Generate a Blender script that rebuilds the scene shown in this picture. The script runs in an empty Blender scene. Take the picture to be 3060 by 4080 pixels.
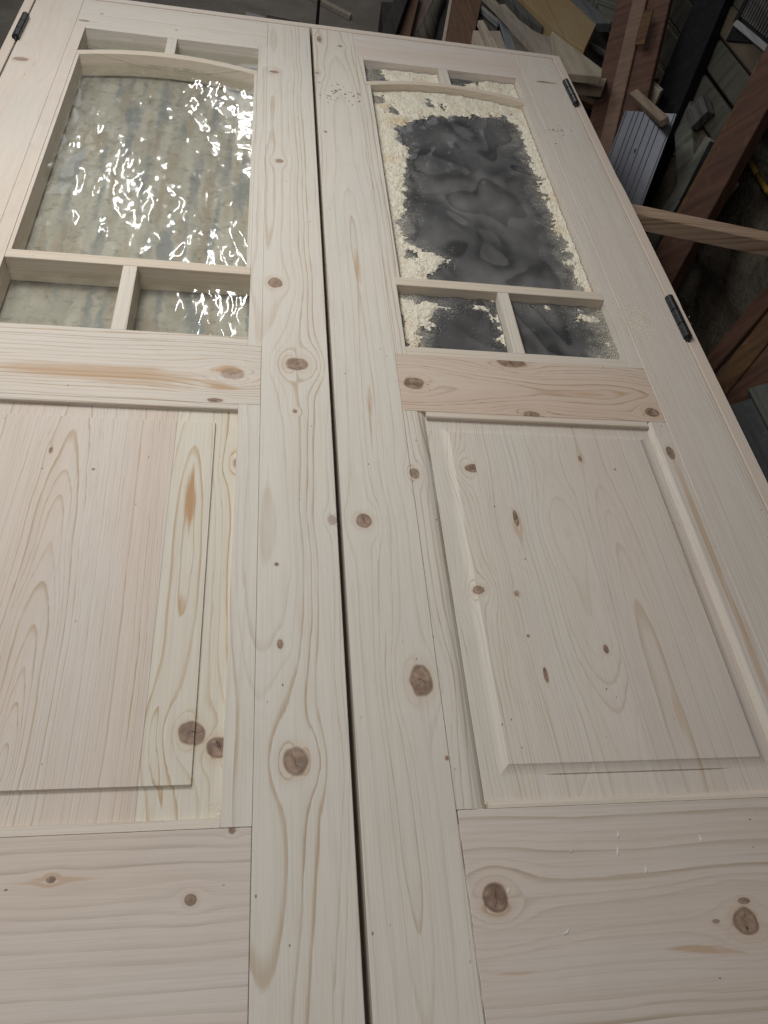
import bpy, bmesh, math, random
from mathutils import Vector, Matrix, noise
random.seed(7)
sc = bpy.context.scene
COL = sc.collection

# ---------------------------------------------------------------- camera
cam = bpy.data.cameras.new("camera")
cam.sensor_fit = 'AUTO'; cam.sensor_width = 36.0; cam.lens = 27.234
cam.clip_start = 0.01; cam.clip_end = 100
co = bpy.data.objects.new("camera", cam); COL.objects.link(co)
co.location = (-0.10405, -2.04213, 0.77490)
co.rotation_euler = (0.65725316, -0.14806646, -0.08240594)
sc.camera = co
sc.view_settings.view_transform = 'Standard'
sc.view_settings.look = 'None'
sc.view_settings.exposure = 0.0
sc.view_settings.gamma = 1.0
sc.render.resolution_x = 768; sc.render.resolution_y = 1024
sc.cycles.max_bounces = 8
sc.cycles.sample_clamp_indirect = 4.0

# ---------------------------------------------------------------- light (indoor workshop)
w = bpy.data.worlds.new("World"); sc.world = w; w.use_nodes = True
w.node_tree.nodes["Background"].inputs[0].default_value = (0.80, 0.90, 1.0, 1)
w.node_tree.nodes["Background"].inputs[1].default_value = 0.035

def area(name, loc, target, sx, sy, power, col):
    l = bpy.data.lights.new(name, 'AREA'); l.shape = 'RECTANGLE'; l.size = sx; l.size_y = sy
    l.energy = power; l.color = col
    o = bpy.data.objects.new(name, l); COL.objects.link(o); o.location = loc
    o.rotation_euler = (Vector(target) - Vector(loc)).to_track_quat('-Z', 'Y').to_euler()
    return o
area("bench_lamp", (-0.45, -0.80, 1.12), (-0.32, -0.90, 0), 0.40, 0.40, 9.0, (1.0, 0.998, 0.985))
area("window_light", (-1.40, 0.15, 1.80), (-0.25, -0.6, 0), 1.0, 0.8, 16.0, (0.96, 0.99, 1.01))
area("side_light", (-0.60, -2.15, 1.50), (-0.05, -1.6, 0), 0.8, 0.6, 8.5, (1.0, 0.99, 0.985))
area("glint_tube", (-0.05, 3.5, 2.0), (-0.2, -0.3, 0), 0.40, 0.03, 5.0, (1.0, 0.99, 0.98))
area("glint_tube", (-0.32, 2.05, 2.25), (-0.2, -0.5, 0), 0.02, 0.45, 3.6, (1.0, 0.99, 0.98))
area("sheen_panel", (0.35, 4.3, 1.75), (0.1, -0.5, 0.2), 1.5, 1.0, 4.6, (0.95, 0.98, 1.0))  # added soft panel, there only to be reflected as sheen in the glass
area("sheen_panel", (-1.9, 3.6, 1.9), (0.0, -0.5, 0.2), 0.8, 1.0, 2.4, (0.95, 0.98, 1.0))  # second added panel for sheen on the wavy panes
area("glint_tube", (-0.45, 3.7, 1.75), (-0.3, -0.5, 0), 0.02, 0.30, 2.0, (1.0, 0.99, 0.98))  # extra tube, added for more glints in the left glass
area("glint_tube", (-0.95, 2.9, 2.2), (-0.3, -0.6, 0), 0.02, 0.30, 2.0, (0.97, 0.985, 1.0))

# ---------------------------------------------------------------- node helpers
class V:
    """a float socket with arithmetic"""
    def __init__(s, nt, sock): s.nt = nt; s.s = sock
    def _m(s, op, b=None, c=None, clamp=False, swap=False):
        n = s.nt.nodes.new('ShaderNodeMath'); n.operation = op; n.use_clamp = clamp
        ins = [s, b, c]
        if swap: ins = [b, s, c]
        for i, x in enumerate(ins):
            if x is None: continue
            if isinstance(x, V): s.nt.links.new(x.s, n.inputs[i])
            else: n.inputs[i].default_value = x
        return V(s.nt, n.outputs[0])
    def __add__(s, o): return s._m('ADD', o)
    __radd__ = __add__
    def __sub__(s, o): return s._m('SUBTRACT', o)
    def __rsub__(s, o): return s._m('SUBTRACT', o, swap=True)
    def __mul__(s, o): return s._m('MULTIPLY', o)
    __rmul__ = __mul__
    def __truediv__(s, o): return s._m('DIVIDE', o)
    def __rtruediv__(s, o): return s._m('DIVIDE', o, swap=True)
    def sqrt(s): return s._m('SQRT')
    def fract(s): return s._m('FRACT')
    def floor(s): return s._m('FLOOR')
    def abs(s): return s._m('ABSOLUTE')
    def pow(s, e): return s._m('POWER', e)
    def max(s, o): return s._m('MAXIMUM', o)
    def min(s, o): return s._m('MINIMUM', o)
    def clamp(s): return s._m('ADD', 0.0, clamp=True)
    def step(s, a, b, smooth=True):
        n = s.nt.nodes.new('ShaderNodeMapRange'); n.clamp = True
        n.interpolation_type = 'SMOOTHSTEP' if smooth else 'LINEAR'
        s.nt.links.new(s.s, n.inputs[0])
        if a < b:
            n.inputs[1].default_value = a; n.inputs[2].default_value = b
            n.inputs[3].default_value = 0; n.inputs[4].default_value = 1
        else:
            n.inputs[1].default_value = b; n.inputs[2].default_value = a
            n.inputs[3].default_value = 1; n.inputs[4].default_value = 0
        return V(s.nt, n.outputs[0])

def kx_i(d): return 2.7
def kx_c(r): return math.cos(r * 900)
def kx_s(r): return math.sin(r * 900)
class Mat:
    def __init__(s, name, rough=0.6, spec=0.3):
        s.m = bpy.data.materials.new(name); s.m.use_nodes = True
        s.nt = s.m.node_tree
        s.b = s.nt.nodes["Principled BSDF"]
        s.b.inputs["Roughness"].default_value = rough
        s.b.inputs["Specular IOR Level"].default_value = spec
        tc = s.nt.nodes.new('ShaderNodeTexCoord')
        sp = s.nt.nodes.new('ShaderNodeSeparateXYZ')
        s.nt.links.new(tc.outputs["Object"], sp.inputs[0])
        s.X, s.Y, s.Z = (V(s.nt, sp.outputs[i]) for i in range(3))
    def vec(s, x, y, z=0.0):
        n = s.nt.nodes.new('ShaderNodeCombineXYZ')
        for i, a in enumerate((x, y, z)):
            if isinstance(a, V): s.nt.links.new(a.s, n.inputs[i])
            else: n.inputs[i].default_value = a
        return n.outputs[0]
    def noise(s, x, y, z=0.0, scale=1.0, detail=2.0, rough=0.5, dist=0.0):
        n = s.nt.nodes.new('ShaderNodeTexNoise')
        n.inputs["Scale"].default_value = scale; n.inputs["Detail"].default_value = detail
        n.inputs["Roughness"].default_value = rough; n.inputs["Distortion"].default_value = dist
        s.nt.links.new(s.vec(x, y, z), n.inputs["Vector"])
        return V(s.nt, n.outputs[0])
    def voro(s, x, y, z=0.0, scale=1.0, feature='F1', out=0):
        n = s.nt.nodes.new('ShaderNodeTexVoronoi'); n.feature = feature
        n.inputs["Scale"].default_value = scale
        s.nt.links.new(s.vec(x, y, z), n.inputs["Vector"])
        return V(s.nt, n.outputs[out])
    def white(s, a, seed=0.0):
        n = s.nt.nodes.new('ShaderNodeTexWhiteNoise'); n.noise_dimensions = '2D'
        s.nt.links.new(s.vec(a, seed), n.inputs["Vector"])
        return V(s.nt, n.outputs[0])
    def mix(s, f, a, b, mode='MIX'):
        n = s.nt.nodes.new('ShaderNodeMix'); n.data_type = 'RGBA'; n.blend_type = mode
        def put(sock, v):
            if isinstance(v, V): s.nt.links.new(v.s, sock)
            elif isinstance(v, (tuple, list)): sock.default_value = tuple(v)[:3] + (1,)
            elif isinstance(v, (int, float)): sock.default_value = v
            else: s.nt.links.new(v, sock)
        put(n.inputs[0], f); put(n.inputs[6], a); put(n.inputs[7], b)
        return n.outputs[2]
    def color(s, c):
        if isinstance(c, (tuple, list)): s.b.inputs["Base Color"].default_value = tuple(c)[:3] + (1,)
        else: s.nt.links.new(c, s.b.inputs["Base Color"])
    def bump(s, h, strength=0.3, dist=0.001):
        n = s.nt.nodes.new('ShaderNodeBump'); n.inputs["Strength"].default_value = strength
        n.inputs["Distance"].default_value = dist
        s.nt.links.new(h.s, n.inputs["Height"]); s.nt.links.new(n.outputs[0], s.b.inputs["Normal"])

EARLY = (0.640, 0.590, 0.520)
LATE = (0.410, 0.285, 0.165)
def pine(name, axis='y', seed=0.0, pith=0.0, h0=0.03, slope=0.0, u0=0.0, hn=0.02, freq=110.0, knots=(), stains=(),
         early=EARLY, late=LATE, contrast=0.55, warp=0.006, pink=0.5, sharp=0.70, specks=1.0, jag=0.0030, hs=3.0):
    """knots: (x, y, ru, rv, darkness) in plan metres; ru along the grain, rv across.
       stains: (x, y, ru, rv, strength) orange resin smears."""
    M = Mat(name, 0.62, 0.25)
    along, across = (M.Y, M.X) if axis == 'y' else (M.X, M.Y)
    u = along; v = across + M.Z * 0.7
    n1 = M.noise(u * 2.6, v * 9.0, seed, 1.0, 2.0)
    n2 = M.noise(u * 14.0, v * 45.0, seed + 3.1, 1.0, 2.0)
    n3 = M.noise(u * 7.0, v * 330.0, seed + 6.6, 1.0, 1.0)
    psi = v + (n1 - 0.5) * (warp * 2.2) + (n2 - 0.5) * 0.0038 + (n3 - 0.5) * jag
    base = psi
    kn = []
    for (kx, ky, ru, rv, dk) in knots:
        ku, kv = (ky, kx) if axis == 'y' else (kx, ky)
        du = (u - ku); dv = (base - kv)
        ring = 1.85 * rv
        e = max(ru / rv, 1.0) * 1.35
        d2 = (du / e) * (du / e) + dv * dv
        psi = psi - dv * (ring * ring) / (d2 + 0.22 * ring * ring)
        wob = (M.noise(u * 1.0, v * 1.0, seed + kx * 9, 60.0, 1.0) - 0.5) * 0.52
        q = ((du / ru) * (du / ru) + ((v - kv) / rv) * ((v - kv) / rv)).sqrt() + wob
        kn.append((q, dk, du, v - kv, ru, rv))
    h = (u - u0) * slope + h0 + (M.noise(u * hs, 0.0, seed + 7.7, 1.0, 1.0) - 0.5) * (2 * hn)
    r = ((psi - pith) * (psi - pith) + h * h).sqrt()
    ph = r * freq + (M.noise(r * 38.0, seed, 0.0, 1.0, 1.0) - 0.5) * (freq * 0.030) + (M.noise(u * 5.0, v * 30.0, seed + 1.0, 1.0, 1.0) - 0.5) * 0.25
    t = ph.fract()
    late_l = t.step(sharp, 0.93) * t.step(1.0, 0.95)
    rv_ = M.white(ph.floor(), seed).pow(1.4) * 0.90 + 0.22
    brk = M.noise(u * 9.0, v * 60.0, seed + 5.0, 1.0, 2.0).step(0.2, 0.7) * 0.6 + 0.4
    amt = ((late_l + t.step(0.0, 1.0, False) * 0.22) * rv_ * brk * (contrast * 1.62)).min(0.85)
    tone = M.noise(u * 1.3, v * 11.0, seed + 11.0, 1.0, 2.0)
    early = (early[0] * 1.01, early[1] * 0.998, early[2] * 0.985)
    e2 = (early[0] * 0.985, early[1] * 0.922, early[2] * 0.885)
    c = M.mix((tone.step(0.35, 0.68)) * pink, early, e2)
    c = M.mix(amt, c, late)
    fib = M.noise(u * 9.0, v * 520.0, seed + 2.0, 1.0, 2.0)
    c = M.mix(fib.step(0.35, 0.75) * 0.17, c, (0.36, 0.29, 0.22))
    fib2 = M.noise(u * 30.0, v * 1100.0, seed + 2.5, 1.0, 1.0)
    c = M.mix(fib2.step(0.58, 0.80) * 0.16, c, (0.30, 0.23, 0.17))
    grey = M.noise(u * 3.0, v * 5.0, seed + 21.0, 1.0, 3.0)
    c = M.mix(grey.step(0.45, 0.8) * 0.20, c, (0.47, 0.46, 0.43))
    mot = M.noise(u * 22.0, v * 40.0, seed + 25.0, 1.0, 3.0)
    c = M.mix(mot.step(0.50, 0.78) * 0.10, c, (0.44, 0.37, 0.29))
    for (sx, sy, ru, rv, st) in stains:
        su, sv = (sy, sx) if axis == 'y' else (sx, sy)
        q = (((u - su) / ru) * ((u - su) / ru) + ((psi - sv) / rv) * ((psi - sv) / rv)).sqrt() + (n2 - 0.5) * 0.6
        q = q + (n3 - 0.5) * 1.1
        c = M.mix(q.step(1.10, 0.45) * st, c, (0.44, 0.265, 0.135))
    hb = late_l * 0.25 + fib * 0.3
    for (q, dk, du, dv, ru, rv) in kn:
        halo = q.step(2.1, 0.9) * (0.30 * dk)
        c = M.mix(halo, c, (0.50, 0.345, 0.20))
        rg = ((q * 5.0).fract()).step(0.3, 0.9) * 0.35
        kc = M.mix(rg, (0.31, 0.205, 0.145), (0.20, 0.12, 0.08))
        kn2 = M.noise(u, v, seed + 4.4, 160.0, 2.0)
        kc = M.mix(kn2.step(0.40, 0.75) * 0.65, kc, (0.43, 0.325, 0.245))
        kc = M.mix(q.step(0.55, 0.0) * 0.35, kc, (0.13, 0.07, 0.05))
        dkn = M.noise(u * 1.0, v * 1.0, seed + kx_i(du) + ru * 300, 70.0, 1.0).step(0.42, 0.62)
        kc = M.mix(dkn * (0.25 + 0.55 * max(0.0, dk - 0.4)), kc, (0.095, 0.055, 0.042))
        mask = q.step(1.06, 0.86)
        rim = q.step(0.72, 0.95) * q.step(1.12, 0.98) * 0.5
        c = M.mix(mask * (0.60 + 0.38 * dk), c, kc)
        c = M.mix(rim * dk, c, (0.14, 0.085, 0.06))
        if ru > 0.009:
            cw = M.noise(u, v, seed + kx_i(du), 130.0, 2.0)
            crk = ((dv * kx_c(ru) + du * kx_s(ru) + (cw - 0.5) * 0.012).abs()).step(0.00075, 0.0002) * q.step(0.9, 0.5) * cw.step(0.35, 0.5)
            c = M.mix(crk * 0.8, c, (0.04, 0.025, 0.02))
    if specks:
        sp = M.voro(u * 0.55, v, seed, 75.0)
        wn = M.voro(u * 0.55, v, seed, 75.0, out=1)
        spk = sp.step(0.085, 0.05) * M.noise(u, v, seed + 8, 35.0, 0.0).step(0.60, 0.66) * specks
        c = M.mix(spk * 0.75, c, (0.09, 0.065, 0.05))
        scr = M.noise(u * 40.0 + v * 25.0, v * 400.0 - u * 120.0, seed + 31.0, 1.0, 1.0).step(0.76, 0.82)
        c = M.mix(scr * 0.16, c, (0.72, 0.69, 0.63))
    M.color(c)
    M.bump(hb, 0.25, 0.0008)
    return M.m

def plain_wood(name, col, col2, axis='y', scale=1.0, rough=0.7, seed=0.0, lines=260.0):
    M = Mat(name, rough, 0.2)
    u, v = (M.Y, M.X) if axis == 'y' else ((M.X, M.Y) if axis == 'x' else (M.Z, M.Y))
    v = v + M.Z * 0.5 if axis != 'z' else v + M.X * 0.6
    n = M.noise(u * 4.0, v * lines * 0.35, seed, 1.0, 3.0)
    b = M.noise(u * 6.0, v * 14.0, seed + 4, 1.0, 3.0)
    c = M.mix(n.step(0.35, 0.7), col, col2)
    c = M.mix(b.step(0.5, 0.8) * 0.45, c, tuple(x * 0.55 for x in col2))
    c = M.mix(M.noise(M.X, M.Y, M.Z, 60.0, 3.0).step(0.55, 0.8) * 0.35, c, tuple(min(1, x * 1.5 + 0.02) for x in col))
    M.color(c); M.bump(n + b * 0.5, 0.4, 0.002)
    return M.m

# ---------------------------------------------------------------- mesh helpers
def link(o, parent=None):
    COL.objects.link(o)
    if parent is not None:
        o.parent = parent
        top = parent
        o.matrix_parent_inverse = INV[parent.name]
    INV[o.name] = INV[parent.name] if parent is not None else Matrix.Identity(4)
    return o
INV = {}
def tag(o, label=None, cat=None, group=None, kind=None):
    if label: o['label'] = label
    if cat: o['category'] = cat
    if group: o['group'] = group
    if kind: o['kind'] = kind
    return o
def thing(name, loc, label, cat, group=None):
    o = bpy.data.objects.new(name, None); COL.objects.link(o); o.location = loc
    o.empty_display_size = 0.05
    INV[o.name] = Matrix.Translation(Vector(loc)).inverted()
    return tag(o, label, cat, group)
def sub_inv(o):
    INV[o.name] = Matrix.Identity(4)      # parts sit at the origin of their thing's space already
def build(name, bm, mat, parent=None, smooth=False, label=None):
    me = bpy.data.meshes.new(name)
    bm.normal_update(); bm.to_mesh(me); bm.free()
    me.materials.append(mat)
    if smooth:
        for p in me.polygons: p.use_smooth = True
    o = bpy.data.objects.new(name, me); COL.objects.link(o)
    if parent is not None:
        o.parent = parent
        o.matrix_parent_inverse = INV[parent.name]
    INV[o.name] = Matrix.Identity(4)
    if label: o['label'] = label
    return o
def bevel(bm, wd, seg=1):
    if wd > 0:
        bmesh.ops.bevel(bm, geom=list(bm.edges), offset=wd, segments=seg, affect='EDGES', clamp_overlap=True)
def prism_bm(poly, z0, z1, bev=0.0007):
    bm = bmesh.new()
    a = 0.5 * sum(poly[i][0] * poly[(i + 1) % len(poly)][1] - poly[(i + 1) % len(poly)][0] * poly[i][1] for i in range(len(poly)))
    if a < 0: poly = poly[::-1]
    top = [bm.verts.new((x, y, z1)) for x, y in poly]
    bot = [bm.verts.new((x, y, z0)) for x, y in poly]
    bm.faces.new(top); bm.faces.new(bot[::-1])
    n = len(poly)
    for i in range(n): bm.faces.new((bot[i], bot[(i + 1) % n], top[(i + 1) % n], top[i]))
    bevel(bm, bev)
    return bm
def board(name, x0, x1, y0, y1, z0, z1, mat, parent, bev=0.0007, label=None):
    return build(name, prism_bm([(x0, y0), (x1, y0), (x1, y1), (x0, y1)], z0, z1, bev), mat, parent, label=label)
def prism(name, poly, z0, z1, mat, parent=None, bev=0.0007, label=None):
    return build(name, prism_bm(poly, z0, z1, bev), mat, parent, label=label)
def sweep(name, p0, p1, side, prof, mat, parent, label=None):
    """cross section prof = [(offset along side, z)...] swept from p0 to p1 (plan points)"""
    bm = bmesh.new(); sx, sy = side
    rings = [[bm.verts.new((p[0] + sx * a, p[1] + sy * a, z)) for a, z in prof] for p in (p0, p1)]
    n = len(prof)
    for i in range(n):
        bm.faces.new((rings[0][i], rings[0][(i + 1) % n], rings[1][(i + 1) % n], rings[1][i]))
    bm.faces.new(rings[0][::-1]); bm.faces.new(rings[1])
    bmesh.ops.recalc_face_normals(bm, faces=bm.faces)
    return build(name, bm, mat, parent, label=label)
def tube(bm, a, b, r0, r1=None, seg=14, cap=True):
    r1 = r0 if r1 is None else r1
    a, b = Vector(a), Vector(b); d = (b - a).normalized()
    s = d.orthogonal().normalized(); t = d.cross(s)
    R = []
    for p, r in ((a, r0), (b, r1)):
        R.append([bm.verts.new(p + (s * math.cos(k * 2 * math.pi / seg) + t * math.sin(k * 2 * math.pi / seg)) * r) for k in range(seg)])
    for k in range(seg): bm.faces.new((R[0][k], R[0][(k + 1) % seg], R[1][(k + 1) % seg], R[1][k]))
    if cap: bm.faces.new(R[0][::-1]); bm.faces.new(R[1])
def plank3(name, a, b, up, width, thick, mat, parent=None, bev=0.0015, ext0=0.0, ext1=0.0, label=None, off=0.0, toff=0.0):
    """board with centre line a-b of its visible face; `up` roughly its outward normal"""
    a, b = Vector(a), Vector(b); d = (b - a).normalized()
    n = Vector(up); n = (n - d * n.dot(d)).normalized(); s = d.cross(n).normalized()
    a = a - d * ext0; b = b + d * ext1
    bm = bmesh.new(); vs = []
    for p in (a, b):
        for sx, tz in ((-0.5, 0), (0.5, 0), (0.5, -1), (-0.5, -1)):
            vs.append(bm.verts.new(p + s * (sx * width + off) + n * (tz * thick + toff)))
    for f in ((0, 1, 2, 3), (7, 6, 5, 4), (0, 4, 5, 1), (1, 5, 6, 2), (2, 6, 7, 3), (3, 7, 4, 0)):
        bm.faces.new([vs[i] for i in f])
    bmesh.ops.recalc_face_normals(bm, faces=bm.faces)
    bevel(bm, bev)
    return build(name, bm, mat, parent, label=label)

# ---------------------------------------------------------------- materials
M_Lmeet = pine("pine_left_meeting_stile", 'y', 1.3, pith=-0.086, h0=0.022, slope=-0.035, u0=-1.3, hn=0.035, freq=105, hs=2.2,
    knots=[(-.083,-.253,.006,.010,.7),(-.071,-.620,.007,.007,.6),(-.078,-.993,.013,.011,.9),(-.046,-1.181,.013,.0165,.8),
           (-.050,-1.277,.003,.003,1),(-.075,-1.531,.0025,.0025,1),(-.071,-1.636,.006,.0035,1),(-.056,-1.767,.0145,.0125,.8),(-.006,-1.463,.008,.006,.05)],
    contrast=.50, early=(.640,.600,.530), pink=.3)
M_Rmeet = pine("pine_right_meeting_stile", 'y', 5.9, pith=0.056, h0=0.010, slope=0.03, u0=-1.1, hn=0.035, freq=100, hs=2.0,
    knots=[(.034,-1.464,.011,.0095,.9),(.083,-1.682,.019,.0125,.9),(.108,-1.383,.009,.007,.6),(.022,-.059,.016,.006,.7),(.070,-.082,.005,.005,.8),
           (.021,-.491,.004,.003,.9),(.101,-1.769,.0025,.002,1),(.012,-.235,.006,.005,.5)],
    stains=[(.058,-.93,.055,.006,.35),(.058,-1.25,.03,.005,.4)], contrast=.50, early=(.640,.600,.530), pink=.3)
M_Lhs = pine("pine_left_hinge_stile", 'y', 9.1, pith=-.50, h0=.10, hn=.03, freq=150, knots=[(-.586,-.328,.008,.014,.5)],
    stains=[(-.575,-.34,.015,.004,.3)], contrast=.16, early=(.640,.575,.500), pink=.6)
M_Rhs = pine("pine_right_hinge_stile", 'y', 12.7, pith=.20, h0=.05, hn=.01, freq=190,
    knots=[(.563,-.140,.0045,.024,.75),(.497,-1.327,.013,.0065,.8)], stains=[(.4975,-1.50,.16,.0045,.55),(.4995,-1.66,.10,.006,.5)],
    contrast=.42, early=(.630,.580,.515), pink=.45)
M_Ltop = pine("pine_left_top_rail", 'x', 3.3, pith=-.30, h0=.05, hn=.01, freq=85, knots=[(-.464,-.069,.004,.003,.8),(-.495,-.115,.012,.005,.5),(-.30,-.105,.003,.002,.8)],
    contrast=.28, early=(.645,.600,.535), pink=.4)
M_Rtop = pine("pine_right_top_rail", 'x', 17.3, pith=-.40, h0=.10, hn=.03, freq=60, knots=[], contrast=.22, early=(.635,.570,.510), pink=1.0, warp=.012)
M_Llock = pine("pine_left_lock_rail", 'x', 21.0, pith=-.40, h0=.02, hn=.012, freq=150,
    knots=[(-.138,-1.209,.017,.012,.08),(-.159,-1.263,.010,.004,.8)], stains=[(-.33,-1.219,.17,.014,.62),(-.25,-1.235,.08,.005,.4),(-.150,-1.222,.03,.012,.7)],
    contrast=.72, early=(.635,.585,.515), pink=.4, sharp=.62)
M_Rlock = pine("pine_right_lock_rail", 'x', 24.6, pith=-1.212, h0=.004, slope=.06, u0=.15, hn=.03, freq=160, hs=4.0,
    knots=[(.126,-1.208,.015,.0125,1),(.287,-1.150,.022,.010,.9),(.296,-1.262,.012,.007,1),(.493,-1.245,.011,.0095,1)],
    stains=[(.40,-1.212,.03,.006,.5),(.455,-1.21,.02,.006,.45),(.345,-1.218,.02,.004,.4)], contrast=.85,
    early=(.600,.500,.415), late=(.37,.225,.14), pink=.8)
M_Lbot = pine("pine_left_bottom_rail", 'x', 27.9, pith=-1.60, h0=.02, hn=.01, freq=80,
    knots=[(-.272,-1.867,.004,.003,.9),(-.150,-1.890,.0055,.005,.8),(-.116,-1.832,.003,.003,.9)], stains=[(-.27,-1.868,.05,.0018,.5)],
    contrast=.42, early=(.625,.560,.500), pink=1.0, late=(.40,.32,.24), sharp=.45)
M_Rbot = pine("pine_right_bottom_rail", 'x', 31.4, pith=-1.948, h0=.003, slope=.05, u0=.33, hn=.02, freq=90,
    knots=[(.130,-1.903,.0125,.0125,1),(.376,-1.937,.0125,.0115,1),(.381,-1.919,.007,.003,.9),(.345,-1.935,.004,.002,.7)],
    stains=[(.318,-1.949,.035,.004,.6),(.352,-1.946,.018,.003,.45),(.140,-1.9575,.022,.0025,.35)], contrast=.46, early=(.615,.550,.490), pink=.9, late=(.39,.29,.20), sharp=.5)
M_LpanA = pine("pine_left_panel_wide", 'y', 35.2, pith=-.338, h0=.02, slope=.06, u0=-1.5, hn=.03, freq=270,
    knots=[(-.360,-1.361,.005,.0022,1),(-.305,-1.39,.002,.002,.8)], contrast=.46, early=(.625,.560,.495), pink=.9)
M_LpanB = pine("pine_left_panel_narrow", 'y', 38.8, pith=-.180, h0=0.006, slope=.004, u0=-1.5, hn=0.045, freq=120, hs=2.6,
    knots=[(-.164,-1.734,.0125,.0115,.85),(-.137,-1.748,.011,.0125,1),(-.128,-1.370,.010,.008,.8)], stains=[(-.180,-1.434,.060,.0085,1.0),(-.181,-1.585,.02,.004,.5)],
    contrast=.72, early=(.645,.600,.505), late=(.44,.28,.13), pink=.1, warp=.008)
M_RpanA = pine("pine_right_panel_edge", 'y', 42.0, pith=.02, h0=.05, hn=.01, freq=190, knots=[(.166,-1.562,.0055,.0085,1),(.191,-1.367,.0075,.0125,.95)],
    contrast=.42, early=(.640,.590,.510), pink=.3)
M_RpanB = pine("pine_right_panel_middle", 'y', 45.7, pith=.30, h0=.08, hn=.02, freq=330,
    knots=[(.235,-1.452,.013,.0035,.95),(.228,-1.675,.009,.0025,1),(.310,-1.643,.006,.0035,.9),(.214,-1.567,.004,.003,.8),(.217,-1.625,.002,.002,.8)],
    stains=[(.236,-1.47,.03,.002,.5)], contrast=.30, early=(.635,.585,.515), pink=.5)
M_RpanC = pine("pine_right_panel_wide", 'y', 49.3, pith=.368, h0=0.014, slope=.06, u0=-1.66, hn=0.03, freq=230,
    knots=[(.352,-1.342,.006,.0028,1),(.40,-1.36,.002,.002,.7)], stains=[(.375,-1.725,.03,.005,.28)], contrast=.34, early=(.625,.570,.510), pink=.8)
M_bar = pine("pine_glazing_bar", 'x', 53.0, pith=-3.0, h0=.1, freq=160, contrast=.35, early=(.640,.560,.455), pink=.5, specks=.5)
M_mull = pine("pine_muntin", 'y', 56.0, pith=-1.0, h0=.1, freq=120, contrast=.42, early=(.640,.595,.520), pink=.3, specks=.5)
M_bead = pine("pine_bead", 'y', 59.0, pith=.9, h0=.1, freq=170, contrast=.42, early=(.640,.580,.505), pink=.5, specks=.6)
M_beadx = pine("pine_bead_cross", 'x', 61.0, pith=.9, h0=.1, freq=150, contrast=.40, early=(.640,.575,.490), pink=.6, specks=.6)
M_jamb = pine("pine_lining", 'y', 64.0, pith=1.5, h0=.1, freq=60, contrast=.10, early=(.640,.560,.485), pink=.8, specks=.4)
M_head = pine("pine_lining_head", 'x', 66.0, pith=1.5, h0=.1, freq=60, contrast=.10, early=(.640,.565,.495), pink=.8, specks=.4)

def black_metal():
    M = Mat("black_painted_steel", 0.38, 0.5)
    n = M.noise(M.X, M.Y, M.Z, 220.0, 3.0)
    c = M.mix(n.step(0.5, 0.75) * 0.5, (0.012, 0.012, 0.014), (0.05, 0.05, 0.055))
    M.color(c); M.bump(n, 0.3, 0.0006)
    return M.m
M_black = black_metal()

def fres(M, ior):
    g = M.nt.nodes.new('ShaderNodeNewGeometry'); f = M.nt.nodes.new('ShaderNodeFresnel')
    v = V(M.nt, g.outputs["Backfacing"]) * (1.0 / ior - ior) + ior
    M.nt.links.new(v.s, f.inputs[0]); return f
def clear_glass():
    M = Mat("clear_wavy_glass")
    nt = M.nt; out = nt.nodes["Material Output"]
    tr = nt.nodes.new('ShaderNodeBsdfTransparent'); tr.inputs[0].default_value = (0.965, 0.975, 0.955, 1)
    gl = nt.nodes.new('ShaderNodeBsdfGlossy'); gl.inputs["Roughness"].default_value = 0.06
    fr = fres(M, 1.52)
    mx = nt.nodes.new('ShaderNodeMixShader')
    nt.links.new(fr.outputs[0], mx.inputs[0]); nt.links.new(tr.outputs[0], mx.inputs[1]); nt.links.new(gl.outputs[0], mx.inputs[2])
    # thin wood dust film, its pale haze added to brighten the pane
    df = nt.nodes.new('ShaderNodeBsdfDiffuse'); df.inputs[0].default_value = (0.55, 0.50, 0.42, 1)
    d = M.noise(M.X, M.Y, 0.0, 26.0, 4.0).step(0.35, 0.8) * 0.10 + M.noise(M.X, M.Y, 3.0, 600.0, 1.0).step(0.70, 0.8) * 0.25 + 0.02
    m2 = nt.nodes.new('ShaderNodeMixShader')
    nt.links.new(d.s, m2.inputs[0]); nt.links.new(mx.outputs[0], m2.inputs[1]); nt.links.new(df.outputs[0], m2.inputs[2])
    nt.links.new(m2.outputs[0], out.inputs["Surface"])
    return M.m
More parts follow.
